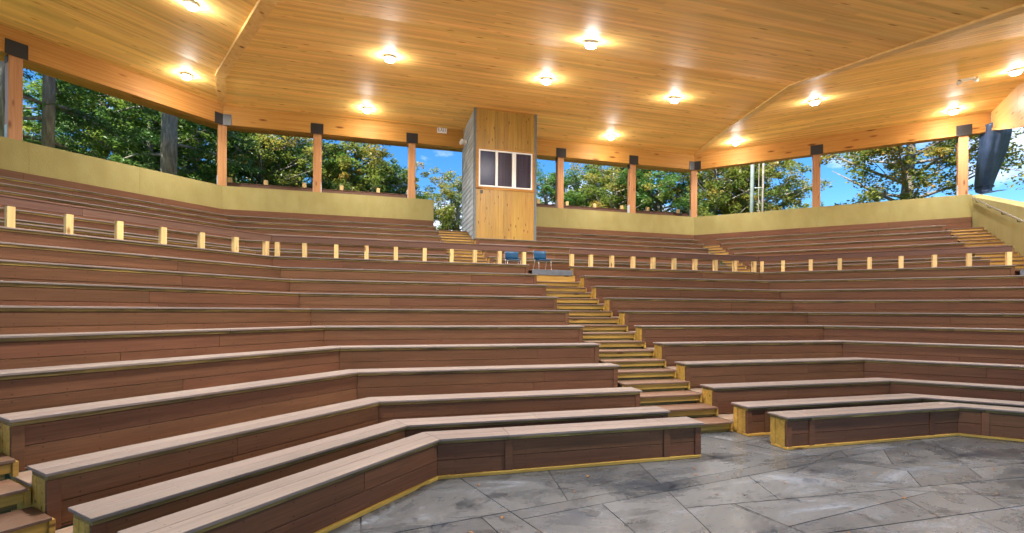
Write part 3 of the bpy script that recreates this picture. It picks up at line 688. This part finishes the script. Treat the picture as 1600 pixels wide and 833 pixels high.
# ------------------------------------------------------------------ control booth
def booth():
    a0, a1, rf, rb, z0 = -1.146, 1.37, 22.75, 25.66, 4.40
    zt = 9.692
    root = empty('control_booth', W('C', rf, .1, z0), 0, 'tall pine clad control booth with grey shingled side under the ceiling', 'booth')
    P = lambda nm, *a, **k: piece(root, nm, 'C', *a, **k)
    # shell
    P('back_wall', rb - .06, rb, a0 + .03, a1 - .03, z0, zt, 'greytrim')
    P('side_wall', rf + .08, rb - .061, a1 - .05, a1 - .012, z0, zt, 'shingle')
    P('side_wall', rf + .08, rb - .061, a0 + .028, a0 + .06, z0, zt, 'greytrim')
    P('corner_trim', rf - .012, rf + .09, a0 - .012, a0 + .078, z0, zt - .001, 'greytrim')
    P('corner_trim', rf - .012, rf + .09, a1 - .078, a1 + .012, z0, zt - .001, 'greytrim')
    wx0, wx1, wz0, wz1 = -.965, 1.20, 6.675, 8.11
    n = 13; w = (a1 - a0 - .16) / n; rng = random.Random(4)
    for i in range(n):
        x = a0 + .08 + i * w
        P('cladding_board', rf + .002 + rng.uniform(0, .002), rf + .024, x + .0008, x + w - .0008, z0, wz0 - .10, 'clad')
        P('cladding_board', rf + .002 + rng.uniform(0, .002), rf + .024, x + .0008, x + w - .0008, wz1 + .055, zt - .01, 'clad')
    P('top_trim', rf - .012, rf + .001, a0 + .08, a1 - .08, zt - .05, zt - .003, 'beam')
    P('window_casing', rf - .014, rf + .03, a0 + .08, a1 - .08, wz0 - .098, wz0 - .012, 'beam')
    P('window_casing', rf - .014, rf + .03, a0 + .08, a1 - .08, wz1 + .012, wz1 + .053, 'beam')
    P('window_casing', rf - .014, rf + .03, a0 + .08, wx0 - .003, wz0 - .011, wz1 + .011, 'beam')
    P('window_casing', rf - .014, rf + .03, wx1 + .003, a1 - .08, wz0 - .011, wz1 + .011, 'beam')
    win = empty('window', (wx0 + 1 - .1 - .9, 0, wz0 - z0)); win.parent = root; win.location = (-.1, 0, wz0 - z0); 
    def Q(nm, r0, r1, x0, x1, za, zb, m): 
        w_ = Matrix.Translation(W('C', r0, x0, za)); o = link(nm, box_mesh(x1 - x0, r1 - r0, zb - za, .003).copy(), m); o.data.materials.clear(); o.data.materials.append(M[m])
        o.parent = win; o.location = (x0 - 0.0, r0 - rf, za - wz0); return o
    Q('window_frame', rf - .02, rf + .05, wx0, wx1, wz0, wz0 + .055, 'white'); Q('window_frame', rf - .02, rf + .05, wx0, wx1, wz1 - .055, wz1, 'white')
    for x0, x1 in ((wx0, wx0 + .055), (-.306, -.208), (.365, .528), (wx1 - .055, wx1)): Q('window_frame', rf - .02, rf + .05, x0, x1, wz0 + .056, wz1 - .056, 'white')
    for x0, x1 in ((wx0 + .056, -.307), (-.207, .364), (.529, wx1 - .056)): Q('pane', rf + .018, rf + .024, x0, x1, wz0 + .056, wz1 - .056, 'glass')
    Q('pane_tint_panel', rf + .10, rf + .103, wx0 + .02, -.27, wz0 + .03, wz1 - .03, 'tint_blue')  # added panel that lifts the black left pane to a bluish tone
    for i in range(11): Q('blind_slat', rf + .09, rf + .094, -.25 + i * .13, -.25 + i * .13 + .122, wz0 + .03, wz1 - .03, 'blind')
    P('floor_slab', rf + .1, rb - .065, a0 + .065, a1 - .055, 6.0, 6.06, 'blind'); 
    P('junction_box', rf - .03, rf + .001, -.89, -.80, 6.40, 6.53, 'black')
    # shingled side
    me = box_mesh(.022, .455, .232, .002).copy(); me.materials.append(M['shingle'])
    z = z0 + .02; row = 0
    while z < zt - .05:
        h = min(.232, zt - .01 - z)
        r = rf + .095 - (.22 if row % 2 else 0)
        while r < rb - .02:
            rs, re = max(r, rf + .095), min(r + .455, rb - .005)
            if re - rs > .05:
                w_ = Matrix.Translation((a0 + .022, rs, z)) @ Matrix.Rotation(R_(7.5), 4, 'Y') @ Matrix.Rotation(R_(180), 4, 'Z') @ Matrix.Translation((0, -(re - rs), 0))
                m_ = me if (abs(re - rs - .455) < .001 and h == .232) else hexa([(0, 0, 0), (.022, 0, 0), (.022, re - rs, 0), (0, re - rs, 0), (0, 0, h), (.022, 0, h), (.022, re - rs, h), (0, re - rs, h)], .002)
                link('siding_shingle', m_, 'shingle', root, w_)
            r += .458
        z += .205; row += 1
    # flood light on the side
    fl = empty('flood_light', W('C', 24.5, a0 - .0, 8.9), 0, 'white twin head flood light on the grey side of the booth', 'light fixture')
    def F(nm, me, m, loc, rot=(0, 0, 0)):
        o = link(nm, me, m); o.parent = fl; o.location = loc; o.rotation_euler = rot
    F('base', box_mesh(.07, .30, .12, .01).copy(), 'white', (-.075, -.15, -.06))
    for y in (-.12, .12): F('lamp_head', lathe([(0, -.09), (.05, -.09), (.075, .02), (.085, .09), (0, .075)], 14), 'white', (-.16, y, .02), (R_(90), 0, R_(-70)))
def lathe(prof, n=16):
    bm = bmesh.new(); rings = []
    for r, z in prof:
        rings.append([bm.verts.new((r * math.cos(2 * math.pi * j / n), r * math.sin(2 * math.pi * j / n), z)) for j in range(n)] if r > 1e-6 else [bm.verts.new((0, 0, z))])
    for a, b in zip(rings, rings[1:]):
        for j in range(n):
            q = [a[j % len(a)], a[(j + 1) % len(a)], b[(j + 1) % len(b)], b[j % len(b)]]
            u = []; [u.append(x) for x in q if x not in u]
            if len(u) > 2: f = bm.faces.new(u); f.smooth = True
    bmesh.ops.recalc_face_normals(bm, faces=bm.faces[:])
    me = bpy.data.meshes.new('turned'); bm.to_mesh(me); bm.free(); return me
booth()

# exit sign
def exit_sign():
    o = empty('exit_sign', W('C', 25.30, -2.07, 9.60), 0, 'white exit sign with dark letters on the beam left of the booth', 'sign')
    p = link('sign_box', box_mesh(.40, .05, .28, .006).copy(), 'white'); p.parent = o; p.location = (-.2, -.052, -.12)
    cu = bpy.data.curves.new('exit_text', 'FONT'); cu.body = 'EXIT'; cu.size = .30; cu.align_x = 'CENTER'; cu.align_y = 'CENTER'; cu.extrude = .002; cu.space_character = .95
    t = bpy.data.objects.new('tmp', cu); COL.objects.link(t)
    bpy.context.view_layer.update()
    me = bpy.data.meshes.new_from_object(t.evaluated_get(bpy.context.evaluated_depsgraph_get())); bpy.data.objects.remove(t)
    me.materials.clear(); tx = link('lettering', me, M['signtext']); tx.parent = o; tx.location = (0, -.056, .018); tx.rotation_euler = (R_(90), 0, 0); tx.scale = (.62, .9, 1)
M['signtext'] = mat('sign_letter', (.10, .035, .04), .5)[0]
exit_sign()

# ------------------------------------------------------------------ ceiling lamps
housing = lathe([(0, .03), (.145, .03), (.15, -.01), (.15, -.055), (.14, -.062), (.13, -.062)], 24)
diffuser = lathe([(.13, -.060), (.126, -.105), (.085, -.138), (0, -.146)], 16)
def lamp(label, k, r, a):
    z = ceil(r)
    sl_ = 0 if r > 22.75 else math.atan(.1683 if r > 15.8 else .3344)
    o = empty('ceiling_light', W(k, r, a, z), ROT[k], label, 'ceiling light', 'round lit lamps on the pine ceiling')
    for nm, me, m in (('housing', housing, 'white'), ('diffuser', diffuser, 'lamp')):
        c = link(nm, me, m); c.parent = o; c.rotation_euler = (sl_, 0, 0); c.location = (0, 0, -.012)
    ld = bpy.data.lights.new('lamp_glow', 'AREA'); ld.shape = 'DISK'; ld.size = .25; ld.energy = LAMP_W; ld.color = (1, .96, .90); ld.spread = R_(135)
    lo = bpy.data.objects.new('lamp_glow', ld); COL.objects.link(lo); lo.parent = o; lo.location = (0, 0, -.18); lo.rotation_euler = (sl_, 0, 0)
LAMPS = [('round ceiling lamp close to the eave beam left of the exit sign', 'C', 24.05, -5.15),
         ('round ceiling lamp close to the eave beam right of the booth', 'C', 24.05, 5.28),
         ('leftmost of the three ceiling lamps in the middle row over the centre benches', 'C', 18.25, -4.41),
         ('middle of the three ceiling lamps in the middle row, above right of the booth', 'C', 18.3, .22),
         ('rightmost of the three ceiling lamps in the middle row over the centre benches', 'C', 18.4, 4.74),
         ('ceiling lamp nearest the camera over the central steps', 'C', 14.7, .06),
         ('round ceiling lamp near the left wall beside the corner trim board', 'L', 23.88, 8.46),
         ('round ceiling lamp at the top left edge of the view', 'L', 18.39, 5.82),
         ('round ceiling lamp by the eave beam just right of the right hip', 'R', 24.16, -8.5),
         ('round ceiling lamp by the eave beam near the end wall column', 'R', 24.3, -.9),
         ('round ceiling lamp below the right hip trim, second row', 'R', 19.1, -5.62),
         ('round ceiling lamp at far right edge beside the emergency light', 'R', 19.8, -.48)]
LAMPS += [('fill lamp added over the left benches, inner row, above the view', 'L', 14.7, 3.0),  # unseen lamps from here on, added to brighten the lower benches
          ('fill lamp added left of the central steps, innermost row, above the view', 'C', 11.3, -3.0),
          ('fill lamp added over the right benches, inner row, beyond the right edge', 'R', 14.7, -.6),
          ('fill lamp added over the left benches, innermost row, above the view', 'L', 10.6, 2.4),
          ('fill lamp added on the right, innermost row, beyond the right edge', 'R', 11.0, -1.6),
          ('fill lamp added nearest the stage on the centre line, above the view', 'C', 8.2, .0)]
for l in LAMPS: lamp(*l)
def emergency():
    o = empty('emergency_light', W('R', 19.85, -1.55, ceil(19.85)), ROT['R'], 'small twin head emergency light on the right ceiling', 'light fixture')
    for nm, me, loc, rot in (('base', box_mesh(.34, .12, .07, .015).copy(), (-.17, -.06, -.075), (0, 0, 0)),
                             ('lamp_head', lathe([(0, -.05), (.05, -.05), (.075, .05), (0, .035)], 14), (-.2, 0, -.1), (R_(60), 0, R_(30))),
                             ('lamp_head', lathe([(0, -.05), (.05, -.05), (.075, .05), (0, .035)], 14), (.2, 0, -.1), (R_(60), 0, R_(-30)))):
        c = link(nm, me, 'white'); c.parent = o; c.location = loc; c.rotation_euler = rot
emergency()

# ------------------------------------------------------------------ chairs
def chair(label, x, y, rz):
    z0 = 3.034
    o = empty('chair', (x, y, z0), rz, label, 'chair', 'blue chairs on the walkway'); o.scale = (.80, .80, .80)
    def add(nm, me, m, mtx=Matrix.Identity(4)):
        c = link(nm, me, m); c.parent = o; c.matrix_basis = mtx
    # curved seat and back
    def shell(w, h, curve, th=.018):
        bm = bmesh.new(); n = 8; top = []; 
        for s in (0, 1):
            g = [[bm.verts.new((-w / 2 + w * i / n, s * th + curve * (abs(2 * i / n - 1) ** 2) , h * j / 3)) for i in range(n + 1)] for j in range(4)]
            top.append(g)
        for s, g in enumerate(top):
            for j in range(3):
                for i in range(n):
                    q = (g[j][i], g[j][i + 1], g[j + 1][i + 1], g[j + 1][i]); f = bm.faces.new(q if s == 0 else q[::-1]); f.smooth = True
        A, B = top
        for i in range(n): bm.faces.new((A[0][i], B[0][i], B[0][i + 1], A[0][i + 1])); bm.faces.new((A[3][i], A[3][i + 1], B[3][i + 1], B[3][i]))
        for j in range(3): bm.faces.new((A[j][0], A[j + 1][0], B[j + 1][0], B[j][0])); bm.faces.new((A[j][n], B[j][n], B[j + 1][n], A[j + 1][n]))
        me = bpy.data.meshes.new('shell'); bm.to_mesh(me); bm.free(); return me
    add('backrest', shell(.50, .34, -.05), 'fabric', Matrix.Translation((0, .22, .46)) @ Matrix.Rotation(R_(-10), 4, 'X'))
    add('seat', hexa([(-.23, -.26, .40), (.23, -.26, .40), (.21, .2, .385), (-.21, .2, .385), (-.23, -.26, .435), (.23, -.26, .435), (.21, .2, .42), (-.21, .2, .42)], .015), 'fabric')
    for s in (-1, 1):
        bm = bmesh.new(); tube(bm, [(s * .25, -.27, 0), (s * .245, -.24, .38), (s * .235, -.1, .39)], [.011] * 3, 8); me = bpy.data.meshes.new('leg'); bm.to_mesh(me); bm.free(); add('leg', me, 'steel')
        bm = bmesh.new(); tube(bm, [(s * .25, .28, 0), (s * .24, .14, .385), (s * .245, .20, .5), (s * .245, .27, .80)], [.011] * 4, 8); me = bpy.data.meshes.new('leg'); bm.to_mesh(me); bm.free(); add('leg', me, 'steel')
    bm = bmesh.new(); tube(bm, [(-.235, -.1, .385), (.235, -.1, .385)], [.010] * 2, 8); me = bpy.data.meshes.new('stretcher'); bm.to_mesh(me); bm.free(); add('stretcher', me, 'steel')
chair('blue chair standing open at the head of the central steps', .0, 17.93, R_(6))
chair('blue chair half hidden behind the left rail below the booth', -.85, 18.12, R_(-4))

# ------------------------------------------------------------------ tied-up tarp outside the end wall
def tarp():
    o = empty('tarp_curtain', W('R', 25.0, .62, 6.5), ROT['R'], 'dark blue tarp curtain gathered and tied beyond the end wall', 'curtain')
    bm = bmesh.new(); n = 40; rng = random.Random(2); rings = []
    path = [(25.5, 9.3, .55), (25.65, 8.85, .56), (25.95, 8.3, .54), (26.35, 7.75, .48), (26.75, 7.25, .40), (26.85, 6.95, .32), (26.4, 6.78, .26), (25.6, 6.70, .24), (24.9, 6.56, .22)]
    ph = [rng.uniform(0, 6.28) for _ in range(5)]
    m = 36
    for i in range(m):
        t = i / (m - 1) * (len(path) - 1); j = min(int(t), len(path) - 2); u = t - j; u = u * u * (3 - 2 * u) * .5 + u * .5
        c = [path[j][q] + (path[j + 1][q] - path[j][q]) * u for q in range(3)]
        ring = []
        for q in range(n):
            an = 2 * math.pi * q / n
            w = c[2] * (1 + .06 * math.sin(7 * an + ph[0] + i * .06) + .035 * math.sin(13 * an + ph[1] - i * .05) + .05 * math.sin(3 * an + i * .3))
            ring.append(bm.verts.new(W('R', c[0] + w * math.cos(an), .62 + w * .75 * math.sin(an), c[1] + .12 * w * math.sin(an + 1))))
        rings.append(ring)
    for a, b in zip(rings, rings[1:]):
        for j in range(n): f = bm.faces.new((a[j], a[(j + 1) % n], b[(j + 1) % n], b[j])); f.smooth = True
    bm.faces.new(rings[0]); bm.faces.new(rings[-1][::-1]); bmesh.ops.recalc_face_normals(bm, faces=bm.faces[:])
    me = bpy.data.meshes.new('fabric'); bm.to_mesh(me); bm.free(); link('fabric', me, 'tarp', o, Matrix.Identity(4))
    bm = bmesh.new(); tube(bm, [W('R', 26.8 + .40 * math.cos(x * .5236), .62 + .30 * math.sin(x * .5236), 7.1) for x in range(13)], [.02] * 13, 6, False)
    me = bpy.data.meshes.new('tie_strap'); bm.to_mesh(me); bm.free(); link('tie_strap', me, 'black', o, Matrix.Identity(4))
tarp()

# ------------------------------------------------------------------ utility pole
def pole():
    o = empty('utility_pole', (18.2, 30.2, 4.6), 0, 'pale grey utility pole with a conduit beyond the right wall', 'pole')
    for nm, dx, rad, h, m in (('pole_shaft', 0, .13, 10.5, 'polegrey'), ('conduit', .42, .025, 9.5, 'bark'), ('guide_pole', .70, .07, 10, 'bark')):
        bm = bmesh.new(); tube(bm, [(dx * .94, -dx * .27, 0), (dx * .94 + .12, -dx * .27, h)], [rad, rad * .85], 12); me = bpy.data.meshes.new(nm); bm.to_mesh(me); bm.free()
        c = link(nm, me, m); c.parent = o
    for z in (3.2, 5.2):
        bm = bmesh.new(); tube(bm, [(0, 0, z), (.75, -.2, z)], [.025, .025], 6); me = bpy.data.meshes.new('cross_arm'); bm.to_mesh(me); bm.free(); c = link('cross_arm', me, 'galv'); c.parent = o
pole()

# ------------------------------------------------------------------ trees
def leaves_mesh(centres, rads, per, size, seed, flat=.6, asp=.55, huevar=.35):
    rs = np.random.RandomState(seed); C = np.asarray(centres); n = len(C) * per
    c = np.repeat(C, per, axis=0); rd = np.repeat(np.asarray(rads), per)
    d = rs.normal(size=(n, 3)); d /= np.linalg.norm(d, axis=1)[:, None]; rr = rd * rs.uniform(.15, 1, n) ** .6
    p = c + d * rr[:, None] * np.array([1, 1, flat])
    ax = rs.normal(size=(n, 3)); ax[:, 2] *= .5; ax /= np.linalg.norm(ax, axis=1)[:, None]
    up = rs.normal(size=(n, 3)) * .6 + np.array([0, 0, 1]); bx = np.cross(up, ax); bx /= np.linalg.norm(bx, axis=1)[:, None] + 1e-9
    s = size * rs.uniform(.6, 1.3, n)
    L = ax * (s * .5)[:, None]; B = bx * (s * .5 * asp)[:, None]
    nn = np.cross(ax, bx) * (s * .10)[:, None]
    v = np.stack([p - L, p + B * 1.0 + nn, p + L, p - B * 1.0 + nn], 1).reshape(-1, 3)
    me = bpy.data.meshes.new('crown'); me.vertices.add(4 * n); me.vertices.foreach_set('co', v.ravel().astype(np.float32))
    me.loops.add(4 * n); me.loops.foreach_set('vertex_index', np.arange(4 * n, dtype=np.int32))
    me.polygons.add(n); me.polygons.foreach_set('loop_start', np.arange(0, 4 * n, 4, dtype=np.int32))
    try: me.polygons.foreach_set('loop_total', np.full(n, 4, dtype=np.int32))
    except Exception: pass
    me.update(calc_edges=True); me.validate()
    cl = np.repeat(rs.uniform(0, 1, len(C)), per); val = np.clip(cl * (1 - huevar) + rs.uniform(0, 1, n) * huevar, 0, 1)
    a = me.attributes.new('rnd', 'FLOAT', 'FACE'); a.data.foreach_set('value', val.astype(np.float32))
    return me
def broadleaf(seed, h, cr, base, nlimb, per, size, clump, gap=.0):
    """returns trunk mesh and crown mesh (height h, crown radius cr, crown starts at base)"""
    rng = random.Random(seed); bm = bmesh.new(); cs, rd = [], []
    lean = Vector((rng.uniform(-.5, .5), rng.uniform(-.5, .5), 0))
    pts = [Vector((0, 0, -.3)) , Vector((0, 0, h * .2)) + lean * .2, Vector((0, 0, h * .5)) + lean, Vector((0, 0, h * .78)) + lean * 1.2]
    r0 = .022 * h + .06
    tube(bm, pts, [r0 * 1.2, r0, r0 * .62, r0 * .12], 9)
    for i in range(nlimb):
        t = (i + rng.random()) / nlimb; z = base + (h * .95 - base) * t * .9
        an = i * 2.4 + rng.uniform(-.5, .5); st = lean * min(1.2, z / h * 1.6) + Vector((0, 0, z * .86))
        prof = math.sin(math.pi * min(1, .12 + .80 * t)) ** .7
        ln = cr * prof * rng.uniform(.75, 1.08); rise = rng.uniform(.1, .45) * ln + .35
        e = st + Vector((math.cos(an) * ln, math.sin(an) * ln, rise)); m = st.lerp(e, .5) + Vector((0, 0, -.05 * ln + rng.uniform(0, .2)))
        tube(bm, [st, m, e], [r0 * .35 * (1 - .5 * t), r0 * .22 * (1 - .5 * t), .015], 6)
        for q in range(max(2, int(ln * 2.2))):
            u = rng.uniform(.35, 1.05); b = st.lerp(e, u) + Vector((rng.gauss(0, .42), rng.gauss(0, .42), rng.gauss(.1, .34)))
            if rng.random() < gap: continue
            cs.append(tuple(b)); rd.append(clump * rng.uniform(.55, 1.25))
            if q % 2 == 0: tube(bm, [st.lerp(e, max(.2, u - .25)), b], [.03, .01], 5, False)
    me = bpy.data.meshes.new('trunk'); bm.to_mesh(me); bm.free()
    return me, leaves_mesh(cs, rd, per, size, seed)
def pine(seed, h, cr, base, nb, per, tr=.36, out=None):
    rng = random.Random(seed); bm = bmesh.new(); cs, rd = [], []
    tube(bm, [(0, 0, -.3), (.05, 0, h * .4), (.1, .05, h)], [tr, tr * .85, .06], 14)
    for i in range(nb):
        t = (i + rng.random() * .6) / nb; z = base + (h - base) * t; an = i * 2.399 + rng.uniform(-.3, .3); ln = cr * (1 - .55 * t) * rng.uniform(.7, 1.1)
        if out and z < 6.6 and math.cos(an) * out[0] + math.sin(an) * out[1] < .25: continue
        st = Vector((.08, .03, z)); e = st + Vector((math.cos(an) * ln, math.sin(an) * ln, rng.uniform(-.12, .1) * ln)); m = st.lerp(e, .55) + Vector((0, 0, .06 * ln))
        tube(bm, [st, m, e], [.07, .045, .012], 6)
        for q in range(int(ln * 3.4)):
            u = rng.uniform(.22, 1.03); b = st.lerp(e, u) + Vector((rng.gauss(0, .28), rng.gauss(0, .28), rng.gauss(.06, .1))); cs.append(tuple(b)); rd.append(rng.uniform(.28, .6))
    me = bpy.data.meshes.new('trunk'); bm.to_mesh(me); bm.free()
    return me, leaves_mesh(cs, rd, per, .30, seed, .42, .2)
VAR = {}
def tree(name, label, cat, key, builder, leaf, loc, rz, sc=1.0, group='trees beyond the parapet'):
    if key not in VAR: VAR[key] = builder()
    tm, cm = VAR[key]
    o = empty(name, loc, rz, label, cat, group); o.scale = (sc, sc, sc)
    t = link('trunk', tm, 'bark'); t.parent = o
    c2 = cm
    if cm.materials and cm.materials[0] != M[leaf]: c2 = cm.copy(); c2.materials.clear()
    c = link('crown', c2, leaf); c.parent = o
GZ = 4.7
PINE = lambda s: (lambda: pine(s, 17, 4.6, 2.0, 46, 34))
TALL = lambda s, tr: (lambda: pine(s, 19, 4.6, 1.5, 70, 40, tr, (-.6, .8)))
BRD = lambda s, gap=0.0: (lambda: broadleaf(s, 12.5, 4.3, 2.0, 40, 92, .205, .66, gap))
tree('pine_tree', 'thick grey pine trunk cut by the left edge of the view', 'tree', 't1', TALL(1, .33), 'needle', (-16.6, 24.3, GZ), 0)
tree('pine_tree', 'grey pine trunk just right of the far left column', 'tree', 't2', TALL(2, .19), 'needle', (-15.85, 25.0, GZ), 0)
tree('pine_tree', 'thick leaning grey pine trunk left of the left corner column', 'tree', 't3', TALL(5, .33), 'needle', (-13.45, 28.5, GZ), 0)
tree('pine_tree', 'dark pine standing behind the leftmost trunks', 'tree', 'p2', PINE(2), 'needle', (-21.5, 31.5, GZ), .3, .95)
tree('pine_tree', 'dark pine behind the wall midway to the left corner', 'tree', 'p1', PINE(1), 'needle', (-17.6, 34.0, GZ), 3.1, .9)
tree('leafy_tree', 'green leafy tree filling the gap behind the two left pine trunks', 'tree', 'b1', BRD(11), 'leaf_green', (-20.5, 38.6, GZ), .5, 1.1)
tree('leafy_tree', 'green leafy tree just left of the left corner column', 'tree', 'b2', BRD(12), 'leaf_dark', (-15.4, 38.6, GZ), 1.5, 1.05)
tree('leafy_tree', 'airy tree with slim trunks right of the left corner column', 'tree', 'b3', BRD(13, .35), 'leaf_autumn', (-12.2, 40.0, GZ), 2.0, 1.05)
tree('leafy_tree', 'leafy tree in the opening left of the second column', 'tree', 'b1', BRD(11), 'leaf_green', (-9.3, 43.5, GZ), 4.2, 1.02)
tree('leafy_tree', 'broad green tree in the opening between the second column and the exit column', 'tree', 'b4', BRD(14), 'leaf_autumn', (-5.9, 42.8, GZ), 1.0, .98)
tree('leafy_tree', 'olive green tree with its edge against blue sky left of the exit', 'tree', 'b2', BRD(12), 'leaf_green', (-4.4, 44.5, GZ), 5.0, .86)
tree('leafy_tree', 'yellow green round tree below open sky in the exit gap', 'tree', 'b4', BRD(14), 'leaf_autumn', (1.7, 46.5, GZ - .6), 2.6, .92)
tree('leafy_tree', 'dark green tree right against the right wall of the booth', 'tree', 'b2', BRD(12), 'leaf_dark', (9.6, 44.6, GZ), .8, .93)
tree('leafy_tree', 'rounded green tree under the patch of sky right of the booth', 'tree', 'b1', BRD(11), 'leaf_green', (12.6, 44.0, GZ), 3.9, .86)
tree('leafy_tree', 'sparse autumn tree with sky showing through, mid opening right of the booth', 'tree', 'b3', BRD(13, .35), 'leaf_autumn', (14.9, 42.2, GZ), 1.2, 1.0)
tree('leafy_tree', 'dense dark tree left of the right corner column', 'tree', 'b4', BRD(14), 'leaf_dark', (17.8, 40.4, GZ), 4.4, 1.08)
tree('leafy_tree', 'olive autumn tree right of the right corner column', 'tree', 'b3', BRD(13, .35), 'leaf_autumn', (20.9, 37.6, GZ), 3.3, 1.0)
tree('leafy_tree', 'olive tree behind the utility pole with sky to its right', 'tree', 'b1', BRD(11), 'leaf_autumn', (23.6, 35.4, GZ), .2, .92)
tree('leafy_tree', 'green tree behind the sparse autumn tree right of the booth', 'tree', 'b1', BRD(11), 'leaf_green', (17.2, 46.5, GZ), 2.2, 1.05)
tree('leafy_tree', 'green tree farther back between corner column and utility pole', 'tree', 'b2', BRD(12), 'leaf_autumn', (24.8, 41.0, GZ), 2.9, 1.0)
tree('leafy_tree', 'dark tree farther back in the opening right of the left corner column', 'tree', 'b2', BRD(12), 'leaf_dark', (-13.5, 47.5, GZ), 3.3, 1.15)
tree('leafy_tree', 'bright green tree low between the second and third pine trunks', 'tree', 'b4', BRD(14), 'leaf_green', (-16.2, 33.2, GZ), 3.0, .82)
tree('leafy_tree', 'small green treetop low above the right wall', 'tree', 'b2', BRD(12), 'leaf_dark', (34.0, 39.5, GZ), 1.0, .62)
tree('leafy_tree', 'tree with a slanting limb behind the right wall, left of the end column', 'tree', 'b5', (lambda: broadleaf(21, 12.5, 5.2, 3.0, 30, 105, .19, .68, .2)), 'leaf_autumn', (21.3, 23.1, GZ - .5), 2.0, .95)
tree('leafy_tree', 'sparse tree at the right edge beyond the end wall', 'tree', 'b3', BRD(13, .35), 'leaf_autumn', (24.5, 15.6, GZ - 1.5), 5.1, .95)

# ------------------------------------------------------------------ fallen leaves on the stage floor
def litter():
    rng = random.Random(8); v, f = [], []
    for _ in range(46):
        x, y = rng.uniform(-4.5, 5), rng.uniform(6.4, 9.5)
        an = rng.uniform(0, 6.28); s = rng.uniform(.014, .032); b = len(v)
        for j, (dx, dy, dz) in enumerate(((-1.2, 0, .1), (-.3, .6, .5), (1.1, .05, .2), (-.2, -.55, .35))):
            v.append((x + s * (dx * math.cos(an) - dy * math.sin(an)), y + s * (dx * math.sin(an) + dy * math.cos(an)), .003 + s * dz))
        f.append((b, b + 3, b + 2, b + 1))
    me = bpy.data.meshes.new('fallen_leaves'); me.from_pydata(v, [], f)
    o = link('fallen_leaves', me, 'litter'); tag(o, 'scattered dry brown leaves on the grey stage floor', 'leaves', kind='stuff')
litter()
